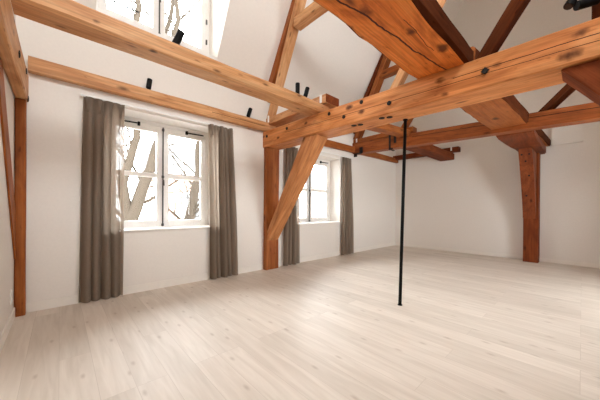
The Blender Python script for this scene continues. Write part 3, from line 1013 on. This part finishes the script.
tree(0.9, 12.0, [[(0.9, 12, -4.2, 0.35), (1.2, 12, 1.2, 0.22), (1.0, 12, 4.5, 0.15), (0.6, 12, 9.0, 0.06)]],
     'bare tree farther back outside the large window', seed=11)
# house across the street
hb = tag(empty('house', (17, 18, -4.2)), 'pale brick house seen through the far window', 'house')
box('facade', -12, 8, 0, 6, 0, 7.6, M_brick, hb)
bm = bmesh.new()
pr = [(-12.3, -0.4, 7.6), (8.3, -0.4, 7.6), (8.3, 6.4, 7.6), (-12.3, 6.4, 7.6)]
vs = [bm.verts.new(p) for p in pr] + [bm.verts.new((-12.3, 3, 10.2)), bm.verts.new((8.3, 3, 10.2))]
for f in ((0, 1, 5, 4), (2, 3, 4, 5), (0, 4, 3), (1, 2, 5), (0, 3, 2, 1)):
    bm.faces.new([vs[i] for i in f])
bm_obj('roof', bm, plain('slate', (0.16, 0.15, 0.15), 0.8), hb)
for k in range(6):
    for zz in (1.2, 4.6):
        w = box('house_window', -11 + k * 3.2, -9.7 + k * 3.2, -0.06, 0.04, zz, zz + 1.9, M_white, hb, 0.01)
        box('pane', -10.9 + k * 3.2, -9.8 + k * 3.2, -0.075, -0.06, zz + 0.1, zz + 1.8, M_dark_glass, w)

# ------------------------------------------------------------------ light
w = bpy.data.worlds.new('overcast_sky')
scene.world = w
w.use_nodes = True
bg = w.node_tree.nodes['Background']
bg.inputs['Color'].default_value = (0.965, 0.99, 1.03, 1)
bg.inputs['Strength'].default_value = 17.0

def portal(name, loc, rot, sx, sy):
    l = bpy.data.lights.new(name, 'AREA')
    l.shape = 'RECTANGLE'
    l.size, l.size_y = sx, sy
    l.cycles.is_portal = True
    o = bpy.data.objects.new(name, l)
    link(o)
    o.location = loc
    o.rotation_euler = rot
    return o
R90 = math.pi / 2
for W in (W1, W2):
    portal('daylight_portal', ((W[0] + W[1]) / 2, YW + TH + 0.03, (W[2] + W[3]) / 2), (-R90, 0, 0), W[1] - W[0], W[3] - W[2])
portal('daylight_portal', ((DM[0] + DM[1]) / 2, YD + 0.15, (DM[2] + DM[3]) / 2), (-R90, 0, 0), DM[1] - DM[0], DM[3] - DM[2])
for WB in FILL_WINDOWS:
    portal('daylight_portal', ((WB[0] + WB[1]) / 2, YB - 0.43, (WB[2] + WB[3]) / 2), (R90, 0, 0), WB[1] - WB[0], WB[3] - WB[2])
for SK in FILL_ROOF_LIGHTS:
    sl = math.hypot(SK[3] - SK[2], KS * (SK[3] - SK[2]))
    zc = (SK[2] + SK[3]) / 2
    portal('daylight_portal', ((SK[0] + SK[1]) / 2, roof_yb(zc) - 0.25 * nrm[0], zc + 0.25 * nrm[1]), (R90 - math.atan(KS), 0, 0), SK[1] - SK[0], sl)

# ------------------------------------------------------------------ camera
cam = bpy.data.cameras.new('camera')
co = bpy.data.objects.new('camera', cam)
link(co)
scene.camera = co
yaw, pit, rol = math.radians(47.19), math.radians(-0.172), math.radians(0.425)
F = Vector((math.cos(yaw) * math.cos(pit), math.sin(yaw) * math.cos(pit), math.sin(pit)))
R0 = Vector((math.sin(yaw), -math.cos(yaw), 0))
U0 = R0.cross(F)
Rv = R0 * math.cos(rol) + U0 * math.sin(rol)
Uv = -R0 * math.sin(rol) + U0 * math.cos(rol)
Mc = Matrix((Rv, Uv, -F)).transposed().to_4x4()
Mc.translation = (0, 0, 1.25)
co.matrix_world = Mc
cam.sensor_fit = 'HORIZONTAL'
cam.sensor_width = 36.0
cam.lens = 260.35 * 36.0 / 600.0
cam.shift_x = (300 - 300.93) / 600.0
cam.shift_y = (209.54 - 200) / 600.0
cam.clip_start = 0.02

# ------------------------------------------------------------------ colour management
scene.view_settings.view_transform = 'Standard'
scene.view_settings.look = 'None'
scene.view_settings.exposure = 0.62
scene.view_settings.gamma = 1.0
scene.view_settings.use_curve_mapping = False
scene.cycles.use_denoising = True
scene.cycles.max_bounces = 14
scene.cycles.diffuse_bounces = 8
scene.cycles.transparent_max_bounces = 16
scene.cycles.sample_clamp_indirect = 10.0
